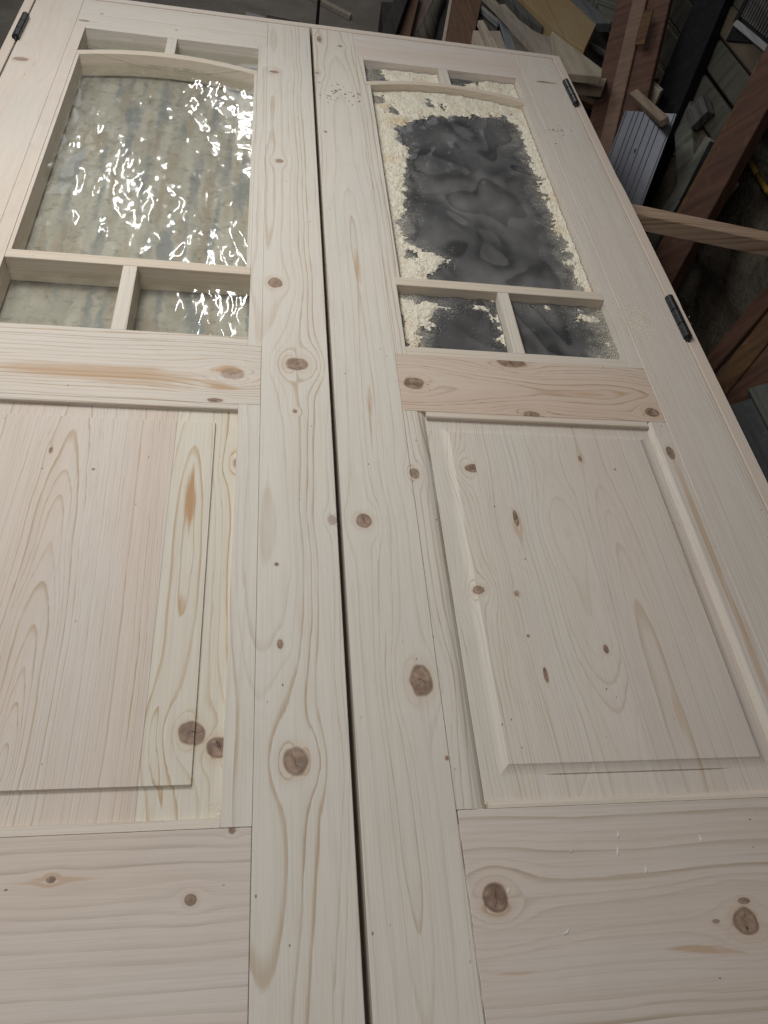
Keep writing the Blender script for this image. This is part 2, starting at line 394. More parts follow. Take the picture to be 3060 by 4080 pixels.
def dusty_glass():
    M = Mat("dusty_wavy_glass")
    nt = M.nt; out = nt.nodes["Material Output"]
    tr = nt.nodes.new('ShaderNodeBsdfTransparent'); tr.inputs[0].default_value = (0.55, 0.57, 0.58, 1)
    gl = nt.nodes.new('ShaderNodeBsdfGlossy'); gl.inputs["Roughness"].default_value = 0.13; gl.inputs[0].default_value = (0.7, 0.72, 0.78, 1)
    fr = fres(M, 1.45)
    mx = nt.nodes.new('ShaderNodeMixShader')
    nt.links.new(fr.outputs[0], mx.inputs[0]); nt.links.new(tr.outputs[0], mx.inputs[1]); nt.links.new(gl.outputs[0], mx.inputs[2])
    df = nt.nodes.new('ShaderNodeBsdfDiffuse'); df.inputs[0].default_value = (0.25, 0.24, 0.235, 1)
    a = M.noise(M.X, M.Y, 0.0, 9.0, 2.0, 0.5, 0.4).step(0.3, 0.75) * 0.22
    f = M.noise(M.X, M.Y, 5.0, 420.0, 3.0, 0.7).step(0.5, 0.9) * 0.12
    k1 = (M.noise(M.X * 1.3 + M.Y * .25, M.Y * .75, 12.0, 9.0, 0.5, .45, .5) * 5.0).fract()
    k2 = (M.noise(M.X * 1.1 - M.Y * .3, M.Y * .8, 22.0, 14.0, 0.0, .45, .5) * 3.0).fract()
    rip = k1.step(0.0, 0.75) * k1.step(1.0, 0.90) * 0.22 + k2.step(0.0, 0.8) * k2.step(1.0, 0.85) * 0.08  # ripple sheen and shading of the wavy glass, painted into the film
    pat = M.noise(M.X, M.Y, 7.0, 7.0, 1.0).step(.25, .60) * 0.8 + 0.2
    ed = (M.X - .125).min(M.X * -1.0 + .487)
    flm = (ed * -1.0 + (M.noise(M.X, M.Y, 3.0, 30.0, 4.0, .65) - .5) * .12 + .035).step(-.03, .03) * M.noise(M.X * 2.0, M.Y, 8.0, 300.0, 3.0, .7).step(.38, .62)
    dc = M.mix(flm.min(1.0), (0.25, 0.24, 0.235), (0.66, 0.60, 0.47))
    nt.links.new(dc, df.inputs[0])
    d = (a + f + rip * pat + M.noise(M.X, M.Y, 15.0, 850.0, 2.0, .7).step(.55, .8) * .10 + 0.11 + flm * 0.55).max(0.05).min(0.9)
    m2 = nt.nodes.new('ShaderNodeMixShader')
    nt.links.new(d.s, m2.inputs[0]); nt.links.new(mx.outputs[0], m2.inputs[1]); nt.links.new(df.outputs[0], m2.inputs[2])
    nt.links.new(m2.outputs[0], out.inputs["Surface"])
    return M.m
M_glass = clear_glass(); M_dglass = dusty_glass()

def sawdust_mat():
    M = Mat("cream_sawdust", 0.9, 0.1)
    n = M.noise(M.X, M.Y, M.Z, 260.0, 4.0, 0.65)
    g = M.noise(M.X, M.Y, M.Z, 22.0, 3.0)
    c = M.mix(n.step(0.30, 0.65), (0.68, 0.615, 0.485), (0.775, 0.72, 0.60))
    c = M.mix(g.step(0.5, 0.75) * 0.5, c, (0.62, 0.45, 0.24))
    M.color(c); M.bump(n, 0.5, 0.001)
    return M.m
M_saw = sawdust_mat()

# ---------------------------------------------------------------- left and right doors
DT = -0.044
def wavy(x, y, s):
    wx = noise.noise(Vector((x * 12, y * 12, s + 31))) * .012
    a = noise.noise(Vector(((x + wx) * 36, y * 15, s))) * 0.00150
    r = (0.35 - abs(noise.noise(Vector((x * 26, (y + wx) * 17, s + 17))))) * 0.00085
    b = noise.noise(Vector((x * 80 + 3, y * 55, s + 7))) * 0.00018
    return a + b + r
def glass_pane(parent, x0, x1, y0, y1, mat, seed, amp=1.0, step=0.0024, ztop=-0.0185):
    bm = bmesh.new()
    nx = max(2, int((x1 - x0) / step)); ny = max(2, int((y1 - y0) / step))
    g = [[bm.verts.new((x0 + (x1 - x0) * i / nx, y0 + (y1 - y0) * j / ny,
          ztop + amp * wavy(x0 + (x1 - x0) * i / nx, y0 + (y1 - y0) * j / ny, seed))) for i in range(nx + 1)] for j in range(ny + 1)]
    for j in range(ny):
        for i in range(nx): bm.faces.new((g[j][i], g[j][i + 1], g[j + 1][i + 1], g[j + 1][i]))
    h = [[bm.verts.new((v.co.x, v.co.y, ztop - 0.0045 + 0.8 * amp * wavy(v.co.x, v.co.y, seed + 40))) for v in row] for row in g]
    for j in range(ny):
        for i in range(nx): bm.faces.new((h[j][i], h[j + 1][i], h[j + 1][i + 1], h[j][i + 1]))
    def rim(q): return [q[0][i] for i in range(nx + 1)] + [q[j][nx] for j in range(1, ny + 1)] + [q[ny][i] for i in range(nx - 1, -1, -1)] + [q[j][0] for j in range(ny - 1, 0, -1)]
    edge, bot = rim(g), rim(h); n = len(edge)
    for i in range(n): bm.faces.new((edge[(i + 1) % n], edge[i], bot[i], bot[(i + 1) % n]))
    bm.normal_update()
    for f in bm.faces: f.smooth = abs(f.normal.z) > 0.3 and len(f.verts) == 4
    o = build("glass_pane", bm, mat, parent)
    return o

def arch_poly(xs, ytop, ybot):
    return [(x, y) for x, y in zip(xs, ytop)] + [(x, y) for x, y in zip(xs[::-1], ybot[::-1])]
def arch_curve(x0, x1, yend, sag, n=17, flat=0.12):
    pts = []
    for i in range(n):
        t = i / (n - 1); s = abs(2 * t - 1)
        k = 1 - s * s
        k = max(0.0, k) ** 1.1
        pts.append((x0 + (x1 - x0) * t, yend + sag * k))
    return pts
def arch_bar(parent, x0, x1, ye_top, sag_t, ye_bot, sag_b, mat):
    t = arch_curve(x0, x1, ye_top, sag_t); b = arch_curve(x0, x1, ye_bot, sag_b)
    return prism("arched_glazing_bar", t + b[::-1], DT, -0.0003, mat, parent, 0.0008)

def panel_board(parent, x0, x1, y0, y1, field, zf, zm, bev, mat, cove=False, torn=False):
    """slice x0..x1 of a raised panel; field = (fx0, fx1, fy0, fy1); bev = run of the slope to the margin"""
    fx0, fx1, fy0, fy1 = field
    def zz(x, y):
        d = max(fx0 - x, x - fx1, fy0 - y, y - fy1)
        g = 0.0
        if torn and y < fy0 and abs(d - (fy0 - y)) < 1e-9:
            tx = .262 - (fy0 - y) * 0.62 / 1.0
            g = 0.0003 * max(0.0, 1 - abs(x - tx) / .0045) * min(1.0, (y - y0) / .006 if y > y0 else 0.0)
        if d <= 0: return zf
        if torn and .86 * bev < d < .94 * bev and .205 < x < .425 and y < fy0:
            return zm - .0019 * min(1, (x - .205) / .02, (.425 - x) / .03) - g
        if d >= bev: return zm - g
        t = d / bev
        if cove: t = math.sin(t * math.pi / 2) ** 0.8
        return zf + (zm - zf) * t - g
    K = [0, .12, .3, .55, .8, 1.0] if bev > 0.004 else [0, 1.0]
    xs = sorted({round(v, 5) for v in [x0, x1] + [fx0 - bev * k for k in K] + [fx1 + bev * k for k in K] if x0 <= v <= x1})
    ys = sorted({round(v, 5) for v in [y0, y1] + [fy0 - bev * k for k in K] + [fy1 + bev * k for k in K] if y0 <= v <= y1})
    if torn:
        xs = sorted(set(xs) | {round(x0 + (x1 - x0) * i / 60, 5) for i in range(61)})
        ys = sorted(set(ys) | {round(fy0 - bev * k, 5) for k in (.84, .90, .96)} | {round(y0 + (fy0 - y0) * i / 14, 5) for i in range(15)})
    bm = bmesh.new()
    g = [[bm.verts.new((x, y, zz(x, y))) for x in xs] for y in ys]
    for j in range(len(ys) - 1):
        for i in range(len(xs) - 1): bm.faces.new((g[j][i], g[j][i + 1], g[j + 1][i + 1], g[j + 1][i]))
    zb = -0.030; nx, ny = len(xs) - 1, len(ys) - 1
    edge = [g[0][i] for i in range(nx + 1)] + [g[j][nx] for j in range(1, ny + 1)] + [g[ny][i] for i in range(nx - 1, -1, -1)] + [g[j][0] for j in range(ny - 1, 0, -1)]
    bot = [bm.verts.new((v.co.x, v.co.y, zb)) for v in edge]; n = len(edge)
    for i in range(n): bm.faces.new((edge[(i + 1) % n], edge[i], bot[i], bot[(i + 1) % n]))
    bm.faces.new(bot[::-1])
    return build("panel_board", bm, mat, parent)

def hinge(parent, x, y0, y1, lean=0.0):
    bm = bmesh.new(); z = 0.0045; r = 0.0074
    L = y1 - y0
    cuts = [0.0, 0.36, 0.385, 0.70, 0.725, 1.0]
    for a, b in ((0.0, 0.345), (0.365, 0.685), (0.705, 1.0)):
        tube(bm, (x + lean * a, y1 - L * a, z), (x + lean * b, y1 - L * b, z), r, r, 16)
    h = build("hinge", bm, M_black, parent, smooth=False)
    bm = bmesh.new()
    tube(bm, (x, y1 + 0.0015, z), (x, y0 - 0.0015, z), 0.0056, 0.0056, 14)
    tube(bm, (x + lean, y0 - 0.0015, z), (x + lean, y0 - 0.008, z - 0.003), 0.0042, 0.0008, 10)
    build("pin", bm, M_black, h)
    board("leaf", x - 0.0035, x + 0.0035, y0 - 0.002, y1 + 0.002, -0.03, 0.0012, M_black, h, 0.0004)
    return h

# ---- left door
LD = thing("pine_door", (-0.304, -1.0, DT), "left pine door with clear wavy glass and a sharp-edged raised panel", "door", "pair of half-glazed pine doors")
TOP = 0.0; YB = -2.035
board("stile", -0.0974, 0.0, YB, TOP - 0.001, DT, 0.0, M_Lmeet, LD)
board("stile", -0.6075, -0.511, YB, TOP - 0.001, DT, 0.0, M_Lhs, LD)
board("rail", -0.5107, -0.0977, -0.1295, TOP - 0.001, DT, -0.0002, M_Ltop, LD)
board("rail", -0.5107, -0.0977, -1.2680, -1.1465, DT, -0.0001, M_Llock, LD)
board("rail", -0.5107, -0.0978, YB, -1.8292, DT, -0.0002, M_Lbot, LD)
# stuck strips round the glazing (same timber as their stiles)
def strip(parent, x0, x1, y0, y1, mat, z=-0.0004): return board("bead", x0, x1, y0, y1, DT + 0.001, z, mat, parent, 0.0003)
strip(LD, -0.1174, -0.0976, -1.1463, -0.1297, M_Lmeet)
strip(LD, -0.5108, -0.4885, -1.1463, -0.1297, M_Lhs)
strip(LD, -0.4883, -0.1176, -0.1482, -0.1297, M_Ltop)
strip(LD, -0.4883, -0.1176, -1.1463, -1.1280, M_Llock)
strip(LD, -0.1245, -0.1176, -0.9548, -0.268, M_Lmeet, -0.0012)
strip(LD, -0.4883, -0.4820, -0.9548, -0.268, M_Lhs, -0.0012)
arch_bar(LD, -0.4883, -0.1176, -0.2575, 0.0335, -0.2765, 0.0325, M_bar)
board("glazing_bar", -0.4883, -0.1176, -0.9752, -0.9550, DT, -0.0005, M_bar, LD)
board("muntin", -0.3155, -0.2945, -0.2270, -0.1484, DT, -0.0008, M_mull, LD)
board("muntin", -0.3137, -0.2920, -1.1278, -0.9754, DT, -0.0008, M_mull, LD)
glass_pane(LD, -0.4905, -0.3135, -0.252, -0.146, M_glass, 2.0)
glass_pane(LD, -0.2965, -0.1155, -0.252, -0.146, M_glass, 4.0)
glass_pane(LD, -0.4850, -0.1225, -0.957, -0.246, M_glass, 6.0)
glass_pane(LD, -0.4905, -0.3117, -1.130, -0.973, M_glass, 8.0)
glass_pane(LD, -0.2940, -0.1155, -1.130, -0.973, M_glass, 10.0)
# lower panel with its frame of beads
PX0, PX1, PY0, PY1 = -0.4805, -0.1276, -1.8176, -1.2770
pan = thing("raised_panel", (-0.304, -1.55, -0.03), None, None); pan.parent = LD; pan.matrix_parent_inverse = INV[LD.name]
INV[pan.name] = Matrix.Translation((-0.304, -1.55, -0.03)).inverted() 
fieldL = (-0.452, -0.1572, -1.7860, -1.3015)
panel_board(pan, PX0 - .003, -0.2072, PY0 - .003, PY1 + .003, fieldL, -0.0042, -0.0078, 0.0010, M_LpanA)
panel_board(pan, -0.2069, PX1 + .003, PY0 - .003, PY1 + .003, fieldL, -0.0040, -0.0076, 0.0010, M_LpanB)
strip(LD, -0.1276, -0.0977, -1.8290, -1.2682, M_Lmeet, 0.0002)
strip(LD, -0.5108, -0.4805, -1.8290, -1.2682, M_Lhs, -0.0002)
sweep("bead", (-0.4803, -1.2683), (-0.1278, -1.2683), (0, -1), [(0, -.0003), (.0078, -.0003), (.0092, -.0012), (.0092, -.03), (0, -.03)], M_Llock, LD)
sweep("bead", (-0.4803, -1.8289), (-0.1278, -1.8289), (0, 1), [(0, -.0003), (.0085, -.0012), (.0110, -.0076), (.0112, -.03), (0, -.03)], M_beadx, LD)
hinge(LD, -0.6105, -0.2450, -0.1360)

# ---- right door
G0 = 0.0065
RD = thing("pine_door", (0.307, -1.0, DT), "right pine door with dusty glass, sawdust in its panes and a coved panel", "door", "pair of half-glazed pine doors")
board("stile", G0, 0.1034, YB, TOP - 0.001, DT, 0.0004, M_Rmeet, RD)
board("stile", 0.5110, 0.6092, YB, TOP - 0.001, DT, 0.0002, M_Rhs, RD)
board("rail", 0.1037, 0.5107, -0.1170, TOP - 0.001, DT, 0.0, M_Rtop, RD)
board("rail", 0.1037, 0.5107, -1.2650, -1.1450, DT, 0.0001, M_Rlock, RD)
rj = random.Random(3)
fp = [(0.10345 + rj.uniform(0, .0002), YB + .004 + k * .0098) for k in range(21)]
fq = [(0.10400 + rj.uniform(-.0003, .0005), y) for _, y in fp]
prism("filler", fp + fq[::-1], -.02, -.0006, M_beadx, RD, 0)
board("rail", 0.1046, 0.5107, YB, -1.8214, DT, 0.0001, M_Rbot, RD)
strip(RD, 0.1036, 0.1212, -1.1448, -0.1172, M_Rmeet)
strip(RD, 0.4888, 0.5108, -1.1448, -0.1172, M_Rhs)
strip(RD, 0.1214, 0.4886, -0.1356, -0.1172, M_Rtop)
strip(RD, 0.1214, 0.4886, -1.1448, -1.1262, M_beadx)
strip(RD, 0.1214, 0.1290, -0.9512, -0.256, M_Rmeet, -0.0010)
strip(RD, 0.4850, 0.4886, -0.9512, -0.256, M_Rhs, -0.0010)
arch_bar(RD, 0.1214, 0.4886, -0.2440, 0.0325, -0.2620, 0.0345, M_bar)
board("glazing_bar", 0.1214, 0.4886, -0.9724, -0.9514, DT, -0.0005, M_bar, RD)
board("muntin", 0.2995, 0.3205, -0.2120, -0.1358, DT, -0.0008, M_mull, RD)
board("muntin", 0.2960, 0.3152, -1.1260, -0.9726, DT, -0.0008, M_mull, RD)
glass_pane(RD, 0.1195, 0.3015, -0.240, -0.134, M_dglass, 12.0, 2.0)
glass_pane(RD, 0.3185, 0.4905, -0.240, -0.134, M_dglass, 14.0, 2.0)
glass_pane(RD, 0.1270, 0.4870, -0.953, -0.232, M_dglass, 16.0, 2.0)
glass_pane(RD, 0.1195, 0.2980, -1.128, -0.971, M_dglass, 18.0, 2.0)
glass_pane(RD, 0.3135, 0.4905, -1.128, -0.971, M_dglass, 20.0, 2.0)
pan2 = thing("raised_panel", (0.307, -1.55, -0.03), None, None); pan2.parent = RD; pan2.matrix_parent_inverse = INV[RD.name]
QX0, QX1, QY0, QY1 = 0.1370, 0.4785, -1.8120, -1.2756
fieldR = (0.167, 0.459, -1.7760, -1.3010)
panel_board(pan2, QX0 - .003, 0.1962, QY0 - .003, QY1 + .003, fieldR, -0.0032, -0.0072, 0.0120, M_RpanA, True, True)
panel_board(pan2, 0.1964, 0.3300, QY0 - .003, QY1 + .003, fieldR, -0.0033, -0.0073, 0.0120, M_RpanB, True, True)
panel_board(pan2, 0.3302, QX1 + .003, QY0 - .003, QY1 + .003, fieldR, -0.0032, -0.0072, 0.0120, M_RpanC, True, True)
cove = [(0, 0.0), (.0165, 0.0), (.0215, -.0008), (.0270, -.0028), (.0310, -.0058), (.0333, -.0084), (.0333, -.03), (0, -.03)]
sweep("bead", (0.1037, -1.8210), (0.1037, -1.2652), (1, 0), cove, M_Rmeet, RD)
cove2 = [(0, 0.0001), (.0250, 0.0001), (.0278, -.0012), (.0305, -.0040), (.0323, -.0084), (.0323, -.03), (0, -.03)]
sweep("bead", (0.5107, -1.8210), (0.5107, -1.2652), (-1, 0), cove2, M_Rhs, RD)
sweep("bead", (0.1372, -1.2653), (0.4783, -1.2653), (0, -1), [(0, -.0002), (.0092, -.0002), (.0102, -.0012), (.0102, -.03), (0, -.03)], M_beadx, RD)
sweep("bead", (0.1372, -1.8210), (0.4783, -1.8210), (0, 1), [(0, -.0005), (.0030, -.0006), (.0060, -.0020), (.0085, -.0052), (.0095, -.0084), (.0095, -.03), (0, -.03)], M_beadx, RD)
hinge(RD, 0.6125, -0.2460, -0.1330)
hinge(RD, 0.6125, -1.0660, -0.9590)

# ---- lining (door frame) round both doors
FR = thing("door_lining", (0.0, -1.0, -0.10), "pale pine lining framing both doors, its head and two jambs", "door frame")
prism("jamb", [(0.6125, YB - .05), (0.6325, YB - .05), (0.6325, -1.02), (0.6318, -0.985), (0.6328, -0.96), (0.6322, -0.60), (0.6300, -0.55), (0.6306, -0.40), (0.6325, 0.019), (0.6125, 0.019)], -0.10, 0.0010, M_jamb, FR, 0.0008)
board("jamb", -0.6300, -0.6105, YB - .05, 0.019, -0.10, 0.0010, M_jamb, FR, 0.0008)
board("head", -0.6104, 0.6124, 0.0008, 0.0195, -0.10, 0.0014, M_head, FR, 0.0009)

# ---------------------------------------------------------------- sawdust
def in_poly(x, y, P):
    c = False; n = len(P); j = n - 1
    for i in range(n):
        xi, yi = P[i]; xj, yj = P[j]
        if (yi > y) != (yj > y) and x < (xj - xi) * (y - yi) / (yj - yi) + xi: c = not c
        j = i
    return c
def dist_poly(x, y, P):
    d = 9.0
    for i in range(len(P)):
        ax, ay = P[i]; bx, by = P[(i + 1) % len(P)]
        ex, ey = bx - ax, by - ay
        t = max(0, min(1, ((x - ax) * ex + (y - ay) * ey) / (ex * ex + ey * ey + 1e-12)))
        d = min(d, math.hypot(x - ax - ex * t, y - ay - ey * t))
    return d if in_poly(x, y, P) else -d
def fbm(x, y, s, sc_, o=4):
    return noise.fractal(Vector((x * sc_, y * sc_, s)), 1.0, 2.0, o)
def sawdust(name, x0, x1, y0, y1, field, zb, label, step=0.0022, hmax=0.006, crumbs=900, seed=1.0, clip=None):
    """field(x,y): >0 where the dust lies deep (metres inside its edge), <0 where glass is bare"""
    bm = bmesh.new(); nx = int((x1 - x0) / step); ny = int((y1 - y0) / step)
    H = {}
    for j in range(ny + 1):
        for i in range(nx + 1):
            x = x0 + i * step; y = y0 + j * step
            if clip and not clip(x, y): continue
            f = field(x, y) + 0.015 * fbm(x, y, seed, 48, 4) + 0.006 * fbm(x, y, seed + 5, 190, 3)
            h = min(1.0, max(-0.2, f / 0.014))
            if h > -0.18:
                r = hmax * max(0, h) ** 0.7 * (0.62 + 0.35 * fbm(x, y, seed + 9, 45, 3)) + 0.0007 * fbm(x, y, seed + 3, 260, 2) * (0.3 + max(0, h))
                H[i, j] = bm.verts.new((x, y, zb - 0.0008 + r + 0.006 * min(0, h)))
    for (i, j), v in list(H.items()):
        q = [H.get(k) for k in ((i, j), (i + 1, j), (i + 1, j + 1), (i, j + 1))]
        if all(q): bm.faces.new(q)
    rnd = random.Random(int(seed * 100))
    n = 0; tries = 0
    while n < crumbs and tries < crumbs * 30:
        tries += 1
        x = rnd.uniform(x0, x1); y = rnd.uniform(y0, y1)
        if clip and not clip(x, y): continue
        f = field(x, y)
        p = 0.5 if f > 0 else math.exp(f / 0.013)
        if rnd.random() > p: continue
        n += 1
        h = hmax * min(1, max(0, f / 0.014)) ** 0.7 * 0.62
        s = rnd.uniform(0.00030, 0.00075) * (1 if f > 0 else 0.7); a = rnd.uniform(0, 6.28); tl = rnd.uniform(-0.6, 0.6)
        c, q = math.cos(a), math.sin(a); L = s * rnd.uniform(1, 2.6)
        z = zb + h + s * 0.5
        pts = [(-L, -s * .5, -s * .2), (L, -s * .4, L * tl * .5), (L * .8, s * .5, L * tl * .6), (-L * .9, s * .5, 0)]
        vs = [bm.verts.new((x + px * c - py * q, y + px * q + py * c, z + pz)) for px, py, pz in pts]
        ap = bm.verts.new((x, y, z + s * rnd.uniform(.2, .5)))
        for k in range(4): bm.faces.new((vs[k], vs[(k + 1) % 4], ap))
        bm.faces.new(vs[::-1])
    o = build(name, bm, M_saw, None)
    return tag(o, label, "sawdust", "sawdust left on the right door", "stuff")
BARE = [(.243,-.337),(.270,-.336),(.312,-.336),(.323,-.322),(.355,-.314),(.389,-.307),(.432,-.314),(.455,-.335),(.462,-.372),(.461,-.418),(.459,-.450),(.459,-.494),
        (.461,-.541),(.460,-.590),(.460,-.634),(.462,-.70),(.463,-.80),(.464,-.90),(.466,-.975),(.178,-.975),(.180,-.918),(.210,-.884),(.226,-.876),(.222,-.862),(.205,-.850),
        (.178,-.838),(.155,-.820),(.152,-.775),(.166,-.70),(.172,-.632),(.184,-.580),(.179,-.551),(.192,-.521),(.190,-.482),(.180,-.444),(.176,-.412),(.191,-.384),(.219,-.366),(.245,-.362)]
HOLES = [((.180,-.330),.008),((.135,-.292),.014),((.150,-.287),.011),((.165,-.855),.009),((.425,-.348),.006),((.27,-.285),.006),((.29,-.288),.006)]
def f_big(x, y):
    f = -dist_poly(x, y, BARE)
    for (hx, hy), r in HOLES: f = min(f, math.hypot(x - hx, (y - hy) * 0.7) - r)
    return f * (1.0 if x < .33 else 0.8)
def under_arch(x, y):
    t = (x - .1214) / (.3672); return y < -.2620 + .0345 * max(0, 1 - (2 * t - 1) ** 2) ** 1.1 - .001
ZG = -0.0178
sawdust("sawdust", .1295, .4845, -.9505, -.2295, f_big, ZG, "cream sawdust heaped round the edges of the right door's big glass pane", seed=1.1, crumbs=9000, clip=under_arch, step=.0024)
def f_tl(x, y): return min(x - .178 + (y + .20) * .35, .03) 
def above_arch_L(x, y):
    t = (x - .1214) / (.3672); return y > -.2440 + .0325 * max(0, 1 - (2 * t - 1) ** 2) ** 1.1 + .001
sawdust("sawdust", .1220, .2990, -.2440, -.1365, f_tl, ZG, "cream sawdust filling the right door's upper pane beside the doors' gap", seed=2.3, crumbs=900, clip=above_arch_L)
def f_tr(x, y): return min((x - .352) * .35 + (-.165 - y) * .5, .02)
sawdust("sawdust", .3212, .4882, -.2440, -.1365, f_tr, ZG, "cream sawdust banked in the right door's upper outer pane below the black hinge", seed=3.7, crumbs=700, clip=above_arch_L)
BL = [(.122,-.974),(.128,-.984),(.205,-.996),(.215,-1.004),(.200,-1.012),(.178,-1.030),(.170,-1.055),(.158,-1.085),(.148,-1.110),(.135,-1.122),(.122,-1.095)]
BL2 = [(.250,-.990),(.278,-.985),(.287,-1.000),(.283,-1.020),(.268,-1.008),(.252,-1.000)]
def f_bl(x, y):
    return max(dist_poly(x, y, BL), dist_poly(x, y, BL2) - .003, (.003 - (.2955 - x)) if y > -1.1 else -1)
sawdust("sawdust", .1222, .2955, -1.1255, -.9735, f_bl, ZG, "cream sawdust in the left corner of the right door's lower inner pane", seed=4.9, crumbs=1500)
def f_br(x, y):
    a = .006 - math.hypot((x - .455) * .8, y + 1.005) + .004
    b = .002 - math.hypot(x - .476, (y + 1.07) * .35)
    c = -.002 - abs(y + .982) * .8 - abs(x - .41) * .06
    return max(a, b, c)
sawdust("sawdust", .3160, .4880, -1.1255, -.9735, f_br, ZG, "sawdust scraps in the right door's lower pane nearest the middle hinge", seed=6.1, crumbs=800)

def scatter(name, pts, label, cat, mat, seed, s0=.0005, s1=.0014, flat=.5, z=0.0006):
    rnd = random.Random(seed); bm = bmesh.new()
    for (cx, cy, rx, ry, n) in pts:
        for _ in range(n):
            x = rnd.gauss(cx, rx); y = rnd.gauss(cy, ry); s = rnd.uniform(s0, s1); a = rnd.uniform(0, 6.28)
            L = s * rnd.uniform(1, 2.4); c, q = math.cos(a), math.sin(a)
            vs = [bm.verts.new((x + px * c - py * q, y + px * q + py * c, z)) for px, py in ((-L, -s * .5), (L, -s * .4), (L * .8, s * .5), (-L * .9, s * .5))]
            ap = bm.verts.new((x, y, z + s * flat))
            for k in range(4): bm.faces.new((vs[k], vs[(k + 1) % 4], ap))
            bm.faces.new(vs[::-1])
    return tag(build(name, bm, mat), label, cat, None, "stuff")
M_chip = plain_wood("wood_chip", (.36, .27, .19), (.25, .17, .11), seed=3)
scatter("sawdust", [(.535, -1.02, .016, .024, 900), (.545, -1.0, .03, .06, 500)], "fine dusting of sawdust on the right hinge stile beside the middle hinge", "sawdust", M_saw, 5, .0003, .0009, .4, .0004)
scatter("wood_chips", [(.060, -.30, .020, .012, 16), (.045, -.345, .014, .012, 9), (.075, -.33, .02, .02, 9)], "brown wood chips scattered on the meeting stile near the arched bar", "wood chips", M_chip, 6, .001, .0026, .6, .0008)
scatter("wood_chips", [(.545, -.375, .012, .006, 10), (.535, -.39, .02, .02, 8)], "brown wood chips scattered on the right hinge stile beside the big pane", "wood chips", M_chip, 8, .0008, .0022, .6, .0006)
scatter("wood_dust", [(0.20, -1.2775, .05, .0012, 120), (.40, -1.2775, .05, .0012, 70), (-.2, -1.280, .08, .0015, 50), (.1395, -1.5, .0008, .15, 90), (-.131, -1.808, .004, .007, 50)],
        "fine dust and crumbs lying in the grooves of both wooden panels", "wood dust", M_saw, 9, .0003, .0009, .35, -.0074)

M_flake = plain_wood("white_flake", (.78, .76, .72), (.70, .68, .64), seed=30)
fl = [(.267, -1.852, .004, 1.2), (.355, -1.86, .004, 1.5), (.262, -1.868, .0045, 1.3), (.287, -1.886, .004, 1.2), (.143, -1.897, .003, 1.4), (.214, -1.865, .002, .8), (.193, -1.935, .004, .7)]
bm = bmesh.new()
for x, y, L, a in fl:
    c, q = math.cos(a), math.sin(a); w_ = L * .28
    vs = [bm.verts.new((x + px * c - py * q, y + px * q + py * c, .0007 + pz)) for px, py, pz in ((-L, 0, 0), (0, -w_, .0002), (L, 0, 0), (0, w_, .0003))]
    bm.faces.new(vs)
    lo = [bm.verts.new(v.co - Vector((0, 0, .0004))) for v in vs]
    for k in range(4): bm.faces.new((lo[k], lo[(k + 1) % 4], vs[(k + 1) % 4], vs[k]))
tag(build("wood_flakes", bm, M_flake), "few white shaving flakes lying on the right door's bottom rail", "wood flakes", None, "stuff")

# ---------------------------------------------------------------- surroundings
def floor_mat():
    M = Mat("concrete_floor", 0.85, 0.2)
    a = M.noise(M.X, M.Y, 0.0, 3.0, 5.0, .65); b = M.noise(M.X, M.Y, 4.0, 40.0, 4.0, .7)
    c = M.mix(a.step(.35, .7), (.20, .17, .145), (.30, .265, .23))
    c = M.mix(b.step(.55, .75) * .7, c, (.10, .085, .07))
    c = M.mix(M.voro(M.X, M.Y, 0.0, 160.0).step(.25, .1) * .5, c, (.42, .36, .28))
    M.color(c); M.bump(b, .5, .004); return M.m
def wall_mat():
    M = Mat("rubble_wall", .95, .1)
    a = M.noise(M.X, M.Y, M.Z, 6.0, 5.0, .7); b = M.noise(M.X, M.Y, M.Z, 70.0, 4.0, .7)
    c = M.mix(a.step(.35, .7), (.13, .105, .08), (.25, .21, .165))
    c = M.mix(b.step(.5, .7) * .7, c, (.055, .045, .035))
    c = M.mix(M.noise(M.X, M.Y, M.Z, 14.0, 3.0).step(.62, .72) * .5, c, (.24, .20, .15))
    M.color(c); M.bump(b + a * 2.0, .8, .01); return M.m
bm = bmesh.new()
vs = [bm.verts.new(p) for p in ((-5, -4, -.75), (5, -4, -.75), (5, 7, -.75), (-5, 7, -.75))]; bm.faces.new(vs)
tag(build("floor", bm, floor_mat()), kind="structure")
# rough stone wall as an uneven sheet with depth
bm = bmesh.new(); g = []
NY, NZ = 110, 60
for j in range(NZ + 1):
    row = []
    for i in range(NY + 1):
        y = -2.2 + 4.2 * i / NY; z = -.76 + 2.0 * j / NZ
        p = Vector((0, y * 5.0, z * 6.5))
        d = noise.voronoi(p)[0]
        k = min(1, (d[1] - d[0]) * 2.2)
        row.append(bm.verts.new((1.345 - 0.045 * k + 0.02 * noise.fractal(Vector((2, y * 14, z * 14)), 1, 2, 3), y, z)))
    g.append(row)
for j in range(NZ):
    for i in range(NY): bm.faces.new((g[j][i], g[j + 1][i], g[j + 1][i + 1], g[j][i + 1]))
bk = [bm.verts.new((1.6, y, z)) for y, z in ((-2.2, -.76), (2.0, -.76), (2.0, 1.24), (-2.2, 1.24))]
bm.faces.new(bk)
tag(build("rubble_wall", bm, wall_mat(), smooth=True), "rough dark rubble stone wall with yellow cord hanging on it", "wall")

